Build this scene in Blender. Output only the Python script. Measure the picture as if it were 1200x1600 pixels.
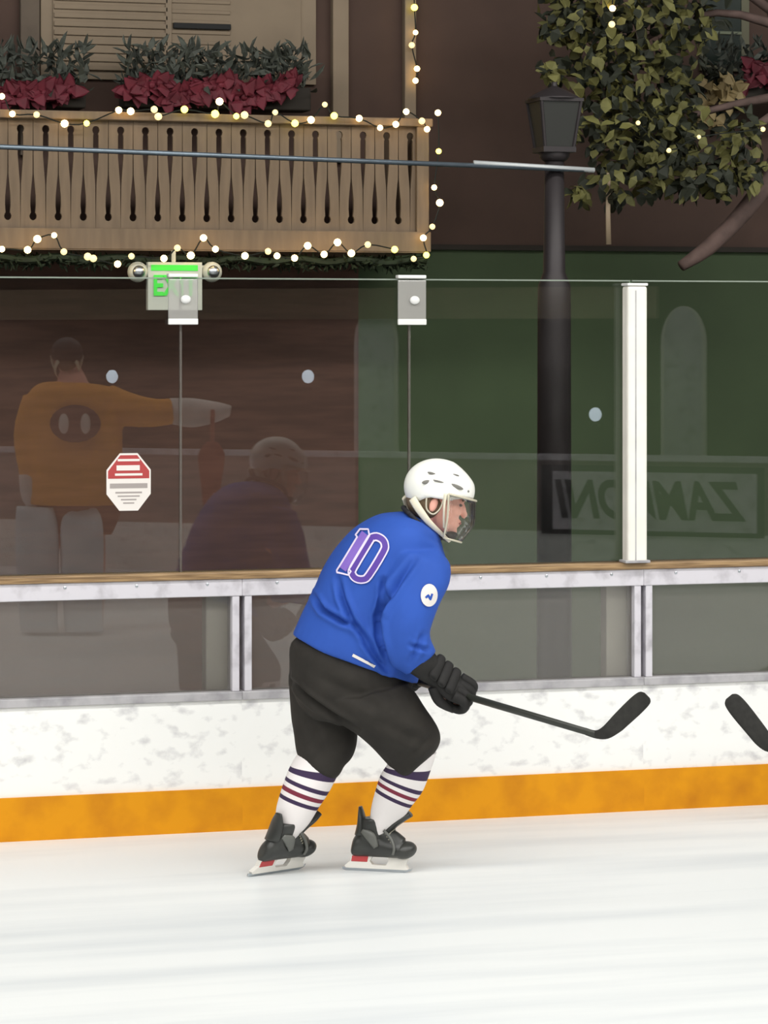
import bpy, bmesh, math, random
from mathutils import Vector, Matrix, noise
from mathutils.bvhtree import BVHTree
random.seed(7)
for _o in list(bpy.data.objects): bpy.data.objects.remove(_o)
SC = bpy.context.scene
COL = SC.collection
V = Vector
# ------------------------------------------------------------------ camera
FPX = 4500.0; HOR = 526.0; TH = math.atan(FPX/15500.0)
CAMH = 2.06; Z0 = FPX*CAMH/760.0
D = V((math.sin(TH), math.cos(TH), 0)); R = V((math.cos(TH), -math.sin(TH), 0))
CAM = V((-D.x*Z0, -D.y*Z0, CAMH))
cd = bpy.data.cameras.new('camera'); co = bpy.data.objects.new('camera', cd); COL.objects.link(co)
co.location = CAM; co.rotation_euler = (math.pi/2, 0, -TH)
cd.sensor_fit = 'VERTICAL'; cd.sensor_height = 36; cd.sensor_width = 27
cd.lens = FPX/1600*36; cd.shift_y = -(800-HOR)/1600; cd.clip_end = 300
SC.camera = co
# ------------------------------------------------------------------ world, lamps, exposure
SC.view_settings.view_transform = 'Standard'; SC.view_settings.look = 'None'
SC.view_settings.gamma = 1; SC.view_settings.use_curve_mapping = False
SC.view_settings.exposure = 0.0
w = bpy.data.worlds.new('world'); SC.world = w; w.use_nodes = True
w.node_tree.nodes['Background'].inputs[0].default_value = (0.9, 0.95, 1, 1)
w.node_tree.nodes['Background'].inputs[1].default_value = 0.10
def lamp_row(x, y, z, sx, sy, e, col=(1, .985, .95), tilt=0):
    l = bpy.data.lights.new('rink_lamp_row', 'AREA'); l.shape = 'RECTANGLE'; l.size = sx; l.size_y = sy
    l.energy = e; l.color = col
    o = bpy.data.objects.new('rink_lamp_row', l); COL.objects.link(o)
    o.location = (x, y, z); o.rotation_euler = (tilt, 0, 0)
lamp_row(0, -5.5, 8.5, 30, 1.2, 1750, tilt=math.radians(8))
lamp_row(0, -13.5, 8.5, 30, 1.2, 1900, tilt=math.radians(14))
lamp_row(4, -22.0, 8.5, 36, 1.2, 1750)

# ------------------------------------------------------------------ helpers
def at(px, py, Z): return CAM + Z*(D + R*((px-600)/FPX) + V((0, 0, 1))*((HOR-py)/FPX))
def zon(px, Y): return (Y-CAM.y)/(D.y + R.y*(px-600)/FPX)
def on(px, py, Y): return at(px, py, zon(px, Y))
def lin(c): return tuple(((v/255)/12.92 if v/255 <= .04045 else ((v/255+.055)/1.055)**2.4) for v in c)
def mat(name, rgb, rough=.6, metal=0, var=0.0, scale=8, bump=0, emit=0, spec=.5, alpha=1, stretch=None, rgb2=None, lo=.35, hi=.65, detail=4):
    m = bpy.data.materials.new(name); m.use_nodes = True
    nt = m.node_tree; b = nt.nodes['Principled BSDF']
    c = lin(rgb)
    b.inputs['Base Color'].default_value = (*c, 1); b.inputs['Roughness'].default_value = rough
    b.inputs['Metallic'].default_value = metal; b.inputs['Specular IOR Level'].default_value = spec
    b.inputs['Alpha'].default_value = alpha
    if emit:
        b.inputs['Emission Color'].default_value = (*c, 1); b.inputs['Emission Strength'].default_value = emit
    if var or bump or rgb2:
        tc = nt.nodes.new('ShaderNodeTexCoord'); mp = nt.nodes.new('ShaderNodeMapping')
        nz = nt.nodes.new('ShaderNodeTexNoise'); nz.inputs['Scale'].default_value = scale; nz.inputs['Detail'].default_value = detail
        nt.links.new(tc.outputs['Object'], mp.inputs[0]); nt.links.new(mp.outputs[0], nz.inputs['Vector'])
        if stretch: mp.inputs['Scale'].default_value = stretch
        if var or rgb2:
            rp = nt.nodes.new('ShaderNodeValToRGB')
            rp.color_ramp.elements[0].position = lo; rp.color_ramp.elements[1].position = hi
            c2 = lin(rgb2) if rgb2 else tuple(min(1, v*(1+var)) for v in c)
            c1 = c if rgb2 else tuple(v*(1-var) for v in c)
            rp.color_ramp.elements[0].color = (*c1, 1); rp.color_ramp.elements[1].color = (*c2, 1)
            nt.links.new(nz.outputs[0], rp.inputs[0]); nt.links.new(rp.outputs[0], b.inputs['Base Color'])
        if bump:
            bp = nt.nodes.new('ShaderNodeBump'); bp.inputs['Strength'].default_value = bump; bp.inputs['Distance'].default_value = .01
            nt.links.new(nz.outputs[0], bp.inputs['Height']); nt.links.new(bp.outputs[0], b.inputs['Normal'])
    return m
def glass_mat(name, ior=1.5, tint=(1, 1, 1), rough=0.0, haze=0.0, hazecol=(200, 200, 195)):
    m = bpy.data.materials.new(name); m.use_nodes = True; nt = m.node_tree; nt.nodes.clear()
    out = nt.nodes.new('ShaderNodeOutputMaterial'); mix = nt.nodes.new('ShaderNodeMixShader')
    fr = nt.nodes.new('ShaderNodeFresnel'); fr.inputs['IOR'].default_value = ior
    tr = nt.nodes.new('ShaderNodeBsdfTransparent'); tr.inputs[0].default_value = (*tint, 1)
    gl = nt.nodes.new('ShaderNodeBsdfGlossy'); gl.inputs['Roughness'].default_value = rough
    nt.links.new(fr.outputs[0], mix.inputs[0]); nt.links.new(gl.outputs[0], mix.inputs[2])
    if haze:
        df = nt.nodes.new('ShaderNodeBsdfDiffuse'); df.inputs[0].default_value = (*lin(hazecol), 1)
        m2 = nt.nodes.new('ShaderNodeMixShader'); m2.inputs[0].default_value = haze
        nt.links.new(tr.outputs[0], m2.inputs[1]); nt.links.new(df.outputs[0], m2.inputs[2]); nt.links.new(m2.outputs[0], mix.inputs[1])
    else: nt.links.new(tr.outputs[0], mix.inputs[1])
    nt.links.new(mix.outputs[0], out.inputs[0])
    return m
def tag(o, label=None, cat=None, group=None, kind=None):
    if label: o['label'] = label
    if cat: o['category'] = cat
    if group: o['group'] = group
    if kind: o['kind'] = kind
    return o
def thing(name, label, cat, loc=(0, 0, 0), rz=0, group=None):
    o = bpy.data.objects.new(name, None); COL.objects.link(o); o.location = loc; o.rotation_euler = (0, 0, rz)
    o.empty_display_size = .1
    return tag(o, label, cat, group)
def tomesh(bm, name):
    bmesh.ops.recalc_face_normals(bm, faces=bm.faces[:])
    me = bpy.data.meshes.new(name); bm.to_mesh(me); bm.free(); return me
def obj(name, g, mats, parent=None, smooth=False, label=None, sub=(0, 0, 0)):
    me = tomesh(g, name) if isinstance(g, bmesh.types.BMesh) else g
    me.name = name
    if sub != (0, 0, 0): me.transform(Matrix.Translation(-V(sub)))
    if mats:
        if len(me.materials): me.materials.clear()
        for m in (mats if isinstance(mats, (list, tuple)) else [mats]): me.materials.append(m)
    if smooth:
        for p in me.polygons: p.use_smooth = True
    o = bpy.data.objects.new(name, me); COL.objects.link(o)
    if parent: o.parent = parent
    if label: o['label'] = label
    return o
def box(bm, a, b, bev=0):
    a = V(a); b = V(b); c = (a+b)/2; s = b-a
    r = bmesh.ops.create_cube(bm, size=1, matrix=Matrix.Translation(c) @ Matrix.Diagonal((abs(s.x), abs(s.y), abs(s.z), 1)))
    if bev:
        es = list({e for v in r['verts'] for e in v.link_edges})
        bmesh.ops.bevel(bm, geom=es, offset=bev, segments=2, affect='EDGES', profile=.5)
    return bm
def bx(a, b, bev=0): return box(bmesh.new(), a, b, bev)
def ell(bm, c, r, rot=None, u=20, v=14):
    M = Matrix.Translation(V(c)) @ (rot.to_4x4() if rot else Matrix.Identity(4)) @ Matrix.Diagonal((*r, 1))
    bmesh.ops.create_uvsphere(bm, u_segments=u, v_segments=v, radius=1, matrix=M); return bm
def cr(p0, p1, p2, p3, t):
    return .5*((2*p1)+(p2-p0)*t+(2*p0-5*p1+4*p2-p3)*t*t+(3*p1-p0-3*p2+p3)*t*t*t)
def spline(pts, sub):
    n = len(pts); out = []
    for i in range(n-1):
        a = pts[max(i-1, 0)]; b = pts[i]; c = pts[i+1]; d = pts[min(i+2, n-1)]
        for k in range(sub): out.append(cr(a, b, c, d, k/sub))
    out.append(pts[-1]); return out
def loft(bm, rings, n=28, sub=5, matf=None, pw=1.0):
    C = spline([r[0] for r in rings], sub); A = spline([r[1] for r in rings], sub); B = spline([r[2] for r in rings], sub)
    N = len(C); vs = []
    for i in range(N):
        row = []
        for k in range(n):
            f = 2*math.pi*k/n; ca, sa = math.cos(f), math.sin(f)
            ca = math.copysign(abs(ca)**pw, ca); sa = math.copysign(abs(sa)**pw, sa)
            row.append(bm.verts.new(C[i]+A[i]*ca+B[i]*sa))
        vs.append(row)
    for i in range(N-1):
        for k in range(n):
            f = bm.faces.new((vs[i][k], vs[i][(k+1) % n], vs[i+1][(k+1) % n], vs[i+1][k]))
            if matf: f.material_index = matf((i+.5)/(N-1)*(len(rings)-1))
    bm.faces.new(vs[0][::-1]); bm.faces.new(vs[-1])
    return bm
def tube(bm, pts, rad, n=10, sub=1, flat=1.0, side=None):
    pts = [V(p) for p in pts]; rr = [rad]*len(pts) if isinstance(rad, (int, float)) else list(rad)
    if sub > 1:
        pts = spline(pts, sub); rr = [v.x for v in spline([V((q, 0, 0)) for q in rr], sub)]
    up = None; rows = []
    for i, p in enumerate(pts):
        t = (pts[min(i+1, len(pts)-1)]-pts[max(i-1, 0)]).normalized()
        if up is None:
            s0 = V(side) if side else (V((0, 0, 1)) if abs(t.z) < .9 else V((1, 0, 0)))
            up = s0
        up = (up-t*up.dot(t)).normalized(); q = t.cross(up)
        rows.append([bm.verts.new(p+up*(rr[i]*math.cos(2*math.pi*k/n))+q*(rr[i]*flat*math.sin(2*math.pi*k/n))) for k in range(n)])
    for a, b in zip(rows, rows[1:]):
        for k in range(n): bm.faces.new((a[k], a[(k+1) % n], b[(k+1) % n], b[k]))
    bm.faces.new(rows[0][::-1]); bm.faces.new(rows[-1]); return bm
def tb(*a, **k): return tube(bmesh.new(), *a, **k)
def prism(bm, pts, vec):
    a = [bm.verts.new(V(p)) for p in pts]; b = [bm.verts.new(V(p)+V(vec)) for p in pts]
    bm.faces.new(a); bm.faces.new(b[::-1]); n = len(a)
    for i in range(n): bm.faces.new((a[i], b[i], b[(i+1) % n], a[(i+1) % n]))
    return bm
def remesh(bm, vox, it=6, fac=.5):
    bmesh.ops.recalc_face_normals(bm, faces=bm.faces[:])
    me = bpy.data.meshes.new('t'); bm.to_mesh(me); bm.free()
    o = bpy.data.objects.new('t', me); COL.objects.link(o)
    m = o.modifiers.new('r', 'REMESH'); m.mode = 'VOXEL'; m.voxel_size = vox
    if it:
        s = o.modifiers.new('s', 'SMOOTH'); s.iterations = it; s.factor = fac
    dg = bpy.context.evaluated_depsgraph_get(); dg.update()
    out = bpy.data.meshes.new_from_object(o.evaluated_get(dg))
    bpy.data.objects.remove(o); bpy.data.meshes.remove(me); return out
def text_mesh(s, size, depth=.002, shear=0, bold=0):
    c = bpy.data.curves.new('t', 'FONT'); c.body = s; c.size = size; c.extrude = depth; c.align_x = 'CENTER'; c.align_y = 'CENTER'; c.offset = bold; c.shear = shear
    o = bpy.data.objects.new('t', c); COL.objects.link(o)
    dg = bpy.context.evaluated_depsgraph_get(); dg.update()
    me = bpy.data.meshes.new_from_object(o.evaluated_get(dg)); bpy.data.objects.remove(o); return me
def leaf(bm, p, d, n, L, W, mi=0):
    d = d.normalized(); s = d.cross(n).normalized(); n = s.cross(d)
    q = [p, p+d*L*.35+s*W+n*L*.05, p+d*L*.75+s*W*.7, p+d*L-n*L*.15, p+d*L*.75-s*W*.7, p+d*L*.35-s*W+n*L*.05]
    f = bm.faces.new([bm.verts.new(v) for v in q]); f.material_index = mi
def rv(): 
    while True:
        v = V((random.uniform(-1, 1), random.uniform(-1, 1), random.uniform(-1, 1)))
        if .1 < v.length < 1: return v.normalized()

# ------------------------------------------------------------------ materials
M = {}
M['ice'] = mat('ice', (229, 232, 231), .42, rgb2=(206, 211, 213), scale=1.0, stretch=(.35, 3.2, 1), lo=.45, hi=.75, spec=.4, detail=6)
M['white_board'] = mat('white_board', (236, 236, 233), .5, rgb2=(196, 195, 196), scale=11, stretch=(1, 1, 1.5), lo=.54, hi=.72, detail=8)
M['kick'] = mat('kick_yellow', (214, 143, 6), .6, spec=.25, rgb2=(190, 120, 8), scale=7, lo=.4, hi=.75, detail=7)
M['rail_white'] = mat('rail_white', (205, 202, 208), .45, rgb2=(168, 164, 170), scale=12, lo=.5, hi=.75)
M['sill'] = mat('sill_grey', (176, 174, 176), .4, rgb2=(142, 140, 144), scale=9, lo=.45, hi=.7)
M['cap_wood'] = mat('cap_wood', (166, 136, 96), .5, rgb2=(116, 90, 60), scale=6, stretch=(1, 20, 20))
M['post_white'] = mat('post_white', (236, 232, 222), .4, var=.04)
M['glass'] = glass_mat('rink_glass', 1.55, (.97, .98, .97))
M['glass_low'] = glass_mat('board_glass', 1.55, (.9, .9, .88), haze=.13, hazecol=(190, 184, 178))
M['glass_edge'] = mat('glass_edge', (150, 160, 148), .3, alpha=.7)
M['joint'] = mat('joint_strip', (120, 115, 108), .4, alpha=.45)
M['clip'] = glass_mat('clip_plastic', 1.5, (.9, .9, .9), haze=.42, hazecol=(205, 203, 198))
M['clipw'] = mat('clip_white', (225, 225, 222), .4)
M['steel'] = mat('steel', (190, 195, 200), .3, 1)
M['pipe'] = mat('pipe_metal', (120, 132, 142), .35, .7, var=.1)
M['brown_up'] = mat('brown_plaster', (76, 57, 48), .85, var=.10, scale=2.5, bump=.1)
M['brown_low'] = mat('redbrown_boards', (86, 60, 50), .8, var=.14, scale=3, stretch=(1, 1, 8))
M['green'] = mat('green_paint', (64, 80, 52), .8, var=.10, scale=1.6)
M['beam'] = mat('dark_beam', (40, 34, 26), .8, var=.1)
M['walk'] = mat('walkway_mat', (76, 72, 68), .9, var=.12, scale=5)
M['balc'] = mat('balcony_wood', (122, 104, 84), .75, var=.10, scale=3, stretch=(8, 8, 1))
M['cream'] = mat('cream_wood', (136, 120, 100), .75, var=.08, scale=3)
M['blind'] = mat('cream_blind', (136, 120, 100), .8, var=.06, scale=4)
M['dark'] = mat('dark_slot', (12, 11, 10), .7)
M['pane'] = mat('dark_pane', (22, 34, 26), .15)
M['leafgrey'] = mat('grey_green_leaf', (74, 78, 70), .7, var=.3, scale=14)
M['red'] = mat('red_petal', (100, 28, 42), .7, var=.25, scale=12)
M['garl'] = mat('garland_green', (34, 46, 26), .8, var=.3, scale=20)
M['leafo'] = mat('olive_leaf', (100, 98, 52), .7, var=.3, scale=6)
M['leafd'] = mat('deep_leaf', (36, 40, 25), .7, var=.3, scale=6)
M['creamleaf'] = mat('cream_petal', (150, 132, 92), .7, var=.2, scale=6)
M['bark'] = mat('bark', (92, 74, 68), .85, var=.2, scale=12, bump=.3)
M['wire'] = mat('wire', (22, 26, 18), .7)
M['bulb'] = mat('bulb_warm', (255, 214, 140), .3, emit=9)
M['bulb_y'] = mat('bulb_yellow', (240, 224, 90), .3, emit=6)
M['bulb_d'] = mat('bulb_dim', (235, 210, 150), .3, emit=1.6)
M['lampmetal'] = mat('lamp_metal', (50, 45, 46), .5, .3, var=.1)
M['lampglass'] = mat('lantern_pane', (36, 37, 33), .5)
M['signw'] = mat('sign_white', (205, 208, 196), .5)
M['signg'] = mat('sign_green', (70, 215, 70), .4, emit=.35)
M['stick_w'] = mat('sticker_white', (226, 220, 214), .5)
M['stick_r'] = mat('sticker_red', (172, 62, 62), .5)
M['stick_g'] = mat('sticker_grey', (160, 152, 148), .5)
M['blue'] = mat('blue_jersey', (46, 84, 172), .75, var=.06, scale=6, spec=.25)
M['black'] = mat('black_pants', (44, 41, 37), .8, var=.15, scale=14, bump=.06, spec=.3)
M['glove'] = mat('black_glove', (36, 35, 34), .75, var=.15, scale=20, bump=.1, spec=.3)
M['sockw'] = mat('sock_white', (238, 232, 230), .85, bump=.05, scale=80)
M['navy'] = mat('sock_navy', (58, 42, 74), .85)
M['maroon'] = mat('sock_maroon', (124, 42, 62), .85)
M['helmet'] = mat('helmet_white', (244, 244, 236), .35)
M['vent'] = mat('helmet_vent', (120, 118, 112), .6)
M['pad'] = mat('helmet_pad', (60, 52, 44), .8)
M['skin'] = mat('skin', (234, 172, 154), .55, var=.05, scale=20)
M['hair'] = mat('hair', (112, 94, 72), .8, var=.2, scale=40)
M['eye'] = mat('eye', (92, 66, 56), .3)
M['lip'] = mat('lip', (176, 100, 96), .5)
M['visor'] = glass_mat('visor_clear', 1.38, (.97, .97, .95), haze=.03)
M['rim'] = mat('visor_rim', (196, 190, 168), .4)
M['strap'] = mat('chin_strap', (232, 224, 200), .6)
M['collar'] = mat('dark_collar', (34, 34, 40), .8)
M['boot'] = mat('skate_boot', (48, 49, 46), .38, var=.2, scale=16)
M['bootgrey'] = mat('skate_grey', (98, 99, 94), .4, var=.1)
M['lace'] = mat('skate_lace', (166, 162, 144), .7)
M['holder'] = mat('blade_holder', (226, 222, 214), .4)
M['holdred'] = mat('holder_red', (184, 64, 66), .4)
M['stickblk'] = mat('stick_black', (46, 48, 42), .5, var=.1, scale=20)
M['tape'] = mat('stick_tape', (40, 39, 36), .85, var=.2, scale=40, bump=.1)
M['num_w'] = mat('number_white', (226, 216, 240), .6)
M['num_p'] = mat('number_purple', (92, 62, 160), .6)
M['num_l'] = mat('number_lilac', (134, 104, 196), .6)
M['orange'] = mat('orange_jersey', (246, 168, 44), .8, var=.06)
M['maroon2'] = mat('brown_pants', (120, 70, 40), .8)
M['padblue'] = mat('pad_blue', (226, 240, 248), .6, var=.08)
M['brownstick'] = mat('brown_stick', (150, 66, 36), .6)
M['crest'] = mat('dark_crest', (70, 28, 24), .7)
M['dkwall'] = mat('dark_wall', (40, 34, 26), .9, var=.1)
M['adframe'] = mat('ad_frame', (62, 66, 66), .7)
M['globe'] = mat('globe_lamp', (225, 240, 255), .3, emit=5)
M['housing'] = mat('lamp_housing', (90, 92, 94), .5)

# ================================================================== the setting
struct = lambda name, g, m, **k: tag(obj(name, g, m, **k), kind='structure')
YW = 4.2
ice = struct('floor_ice', bx((-40, -45, -.1), (40, 0.0, 0)), M['ice'])
struct('floor_walkway', bx((-14, 0.02, -.1), (18, YW+.2, 0.0)), M['walk'])
XSPLIT = on(560, 600, YW).x
ZUP = on(900, 392, YW).z
struct('wall_back_lower', bx((-14, YW, 0), (XSPLIT, YW+.2, ZUP)), M['brown_low'])
struct('wall_back_green', bx((XSPLIT, YW, 0), (18, YW+.2, ZUP)), M['green'])
struct('wall_back_upper', bx((-14, YW, ZUP+.03), (18, YW+.2, 7.5)), M['brown_up'])
struct('trim_1', bx((-14, YW-.03, ZUP), (18, YW+.2, ZUP+.03)), M['beam'])

# ------------------------------------------------------------------ rink boards
BX = lambda px: on(px, 900, 0).x
P = BX(1005)-BX(378)
HK, HS0, HS1, HR0, HR1, HC, HG = .178, .544, .58, .978, 1.05, 1.08, 2.30
SECLAB = {-2: 'white rink board section beyond the left edge', -1: 'white rink board section at the left under the octagonal sticker',
          0: 'white rink board section behind the blue jersey skater', 1: 'white rink board section at the right behind the lone stick blade',
          2: 'white rink board section beyond the right edge'}
for i in range(-2, 3):
    x0 = BX(378)+i*P; x1 = x0+P; L = P
    t = thing('rink_board', SECLAB[i], 'rink board', (x0, 0, 0), group='rink boards along the far side')
    obj('kickplate', bx((0, -.012, 0), (L, .06, HK)), M['kick'], t, label='yellow kickplate')
    obj('board_panel', bx((0, 0, HK), (L, .06, HS0)), M['white_board'], t)
    obj('sill', bx((0, -.012, HS0), (L, .09, HS1), .004), M['sill'], t)
    rl = obj('top_rail', bx((0, -.008, HR0), (L, .09, HR1), .004), M['rail_white'], t)
    for k in range(6):
        sx = L*(k+.5)/6
        obj('screw', ell(bmesh.new(), (sx, -.008, HR1-.02), (.007, .004, .007), u=8, v=6), M['steel'], rl)
    obj('mullion', bx((.011, -.004, HS1), (.042, .09, HR0), .003), M['rail_white'], t)
    obj('mullion', bx((L-.042, -.004, HS1), (L-.011, .09, HR0), .003), M['rail_white'], t)
    obj('window_pane', bx((.03, .03, HS1), (L-.03, .038, HR0)), M['glass_low'], t)
    obj('support_post', bx((L-.128, .115, 0), (L-.018, .19, HR0+.05), .006), M['post_white'], t)
cap = obj('cap_rail', bx((BX(378)-2*P, -.02, HR1), (BX(378)+3*P, .11, HC), .006), M['cap_wood'])
tag(cap, 'long brown wooden cap rail running along the top of the white boards', 'rail')
# upper glass
GL = [BX(-70), BX(285), BX(643), BX(990), BX(1330)]
gw = GL[2]-GL[1]
edges = [GL[0]-2*gw, GL[0]-gw] + GL + [GL[4]+gw, GL[4]+2*gw, GL[4]+3*gw]
far_l, far_r = 'glass pane out beyond the left edge of the view', 'glass pane out beyond the right edge of the view'
glab = [far_l, far_l, 'rink glass pane at the left carrying the octagonal warning sticker', 'rink glass pane between the two clear clips, left of the helmet',
        'rink glass pane behind the white helmet, left of the white post', 'rink glass pane right of the white post', far_r, far_r, far_r]
for k in range(len(edges)-1):
    x0, x1 = edges[k]+.004, edges[k+1]-.004
    t = thing('rink_glass', glab[k], 'glass panel', (x0, .03, HC), group='tall glass panes above the boards')
    obj('pane', bx((0, 0, 0), (x1-x0, .012, HG-HC)), M['glass'], t)
    obj('top_edge', bx((0, -.001, HG-HC), (x1-x0, .013, HG-HC+.006)), M['glass_edge'], t)
    obj('side_edge', bx((x1-x0-.001, -.002, 0), (x1-x0+.008, .014, HG-HC-.02)), M['joint'], t)
# white post
t = thing('glass_post', 'thick white post holding the glass beside the skater', 'post', (BX(990), 0, HC))
bm = bmesh.new(); box(bm, (-.046, -.05, 0), (.046, .026, HG-HC-.02), .012)
obj('column', bm, M['post_white'], t)
obj('groove', bx((-.012, -.0505, .01), (-.006, -.045, HG-HC-.04)), M['sill'], t)
obj('end_cap', bx((-.048, -.052, HG-HC-.02), (.048, .028, HG-HC-.008), .004), M['clipw'], t)
obj('foot_plate', bx((-.058, -.055, 0), (.058, .028, .012), .003), M['sill'], t)
def clip(px, lab):
    x = BX(px); t = thing('glass_clip', lab, 'clip', (x, .02, HG), group='clear clips on top of the glass joints')
    obj('plate', bx((-.063, -.012, -.175), (.063, -.002, 0), .004), M['clip'], t)
    obj('lip', bx((-.063, -.014, .007), (.063, .03, .022), .004), M['clipw'], t, label='white top lip')
    obj('foot', bx((-.063, -.016, -.19), (.063, -.002, -.165), .003), M['clipw'], t)
    obj('bolt', ell(bmesh.new(), (.01, -.016, -.085), (.022, .012, .018)), M['clipw'], t, True)
clip(645, 'clear plastic clip on the glass joint above the white helmet')
clip(287, 'clear plastic clip on the glass joint in front of the exit sign')
# sticker
S0 = on(201, 753, .03); hw = .093; hh = .119
t = thing('warning_sticker', 'octagonal red and white warning sticker on the left glass', 'sticker', S0)
oc = [(-.4, 1), (.4, 1), (1, .42), (1, -.42), (.42, -1), (-.42, -1), (-1, -.42), (-1, .42)]
obj('backing', prism(bmesh.new(), [(a*hw, 0, b*hh) for a, b in oc], (0, -.001, 0)), M['stick_w'], t)
up = [(-.38, .93), (.38, .93), (.93, .38), (.93, .12), (-.93, .12), (-.93, .38)]
rd = obj('red_half', prism(bmesh.new(), [(a*hw, -.001, b*hh) for a, b in up], (0, -.0008, 0)), M['stick_r'], t, label='red upper half')
for (a0, a1, b0, b1) in [(-.5, .5, .72, .8), (-.55, .5, .4, .58), (-.62, .62, .22, .3)]:
    obj('text_line', bx((a0*hw, -.0024, b0*hh), (a1*hw, -.0018, b1*hh)), M['stick_w'], rd)
for (a, b0, b1) in [(.85, -.22, -.05), (.6, -.4, -.34), (.5, -.52, -.47), (.35, -.64, -.59), (.25, -.76, -.71)]:
    obj('text_line', bx((-a*hw, -.0016, b0*hh), (a*hw, -.001, b1*hh)), M['stick_g'], t)

# ------------------------------------------------------------------ chalet front behind the glass
YB = 3.4
bxr = on(668, 300, YB).x; bxl = on(-130, 300, YB).x
bz = lambda py: on(330, py, YB).z
ZT, ZB = bz(183), bz(381)
t = thing('balcony', 'cream wooden balcony with keyhole slats strung with fairy lights', 'balcony', ((bxl+bxr)/2, YB, ZB))
bo = V(t.location)
def bobj(name, g, m, **k): return obj(name, g, m, t, sub=bo, **k)
bobj('floor_slab', bx((bxl, YB-.03, ZB-.04), (bxr, YW, ZB+.03)), M['balc'])
bobj('top_rail', bx((bxl, YB-.04, ZT-.03), (bxr+.02, YB+.06, ZT+.015), .006), M['balc'])
bobj('bottom_rail', bx((bxl, YB-.035, ZB-.035), (bxr+.01, YB, ZB+.075), .004), M['balc'])
bobj('corner_post', bx((bxr-.07, YB-.03, ZB), (bxr, YB+.04, ZT), .004), M['balc'])
bobj('side_panel', bx((bxr-.03, YB+.03, ZB), (bxr, YW, ZT)), M['balc'])
zu, zs, zue = bz(207), bz(247), bz(292)
zl, zls, zle = bz(341), bz(330), bz(276)
pitch = (on(640.8, 300, YB).x-on(32, 300, YB).x)/16.0
x_first = on(32, 300, YB).x
rr = .022
def slat(x, mir):
    w2 = pitch/2
    pts = [(0, ZB+.03), (w2, ZB+.03)]
    # lower half keyhole on the right edge
    pts += [(w2, zl-rr)] + [(w2-rr*.9*math.sin(a), zl-rr*math.cos(a)) for a in (.5, 1.0, 1.6, 2.2, 2.5)] + [(w2-.015, zls+.02), (w2-.014, zls+.07), (w2-.003, zle), (w2-.001, ZT-.02)]
    pts += [(0, ZT-.02), (0, zu+rr)] + [(rr*.9*math.sin(a), zu+rr*math.cos(a)) for a in (.5, 1.0, 1.6, 2.2, 2.5)] + [(.015, zu-.03), (.015, zs), (.003, zue), (.001, zl)]
    q = [((x+(s if not mir else -s)), YB, z) for s, z in pts]
    return prism(bmesh.new(), q, (0, .022, 0))
k = -4
while True:
    xu = x_first+k*pitch
    if xu > bxr-.06: break
    for mir in (0, 1):
        if mir == 0 and xu+pitch/2 > bxr-.02: continue
        if xu-pitch/2 < bxl: continue
        bobj('slat', slat(xu, mir), M['balc'])
    k += 1
def wbox(px0, py0, px1, py1, Y, d, m, name, parent=None, bev=.004, **k):
    a = on(px0, py1, Y); b = on(px1, py0, Y)
    zc = (a.z+b.z)/2
    za = on((px0+px1)/2, py1, Y).z; zb = on((px0+px1)/2, py0, Y).z
    g = bx((a.x, Y-d, za), (b.x, Y, zb), bev)
    return obj(name, g, m, parent, sub=(parent.location if parent else (0, 0, 0)), **k)
# windows
t = thing('window_1', None, None, on(280, 60, YW)); t['kind'] = 'structure'
wbox(62, -140, 492, 128, YW, .03, M['cream'], 'window_frame', t)
wbox(82, -120, 470, 112, YW-.03, .012, M['blind'], 'blind', t)
for j in range(17):
    wbox(84, -112+j*13.4, 262, -104+j*13.4, YW-.042, .012, M['blind'], 'blind_slat', t)
    if j < 14: wbox(268, -112+j*16, 360, -106+j*16, YW-.042, .006, M['blind'], 'blind_slat', t)
wbox(270, 37, 360, 46, YW-.042, .02, M['dark'], 'slot', t)
wbox(258, -120, 268, 118, YW-.042, .012, M['cream'], 'mullion', t)
tr = struct('trim_2', bx((on(516, 60, YW).x, YW-.06, ZUP+.5), (on(541, 60, YW).x, YW, 5.2), .006), M['cream'])
tr = struct('trim_3', bx((on(628, 60, YW).x, YW-.06, ZUP+.5), (on(646, 60, YW).x, YW, 5.2), .006), M['cream'])
tr = struct('trim_4', bx((on(30, 60, YW).x, YW-.05, ZUP+.5), (on(60, 60, YW).x, YW, 5.2), .006), mat('grey_wood', (96, 84, 72), .8, var=.1))
t = thing('window_2', None, None, on(1130, 40, YW)); t['kind'] = 'structure'
wbox(1092, -160, 1168, 112, YW, .03, mat('sage_frame', (96, 94, 74), .7), 'window_frame', t)
wbox(1102, -150, 1158, 102, YW-.03, .004, M['pane'], 'pane', t)
wbox(1102, 49, 1158, 54, YW-.034, .012, mat('sage_bar', (106, 112, 92), .7), 'glazing_bar', t)
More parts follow.
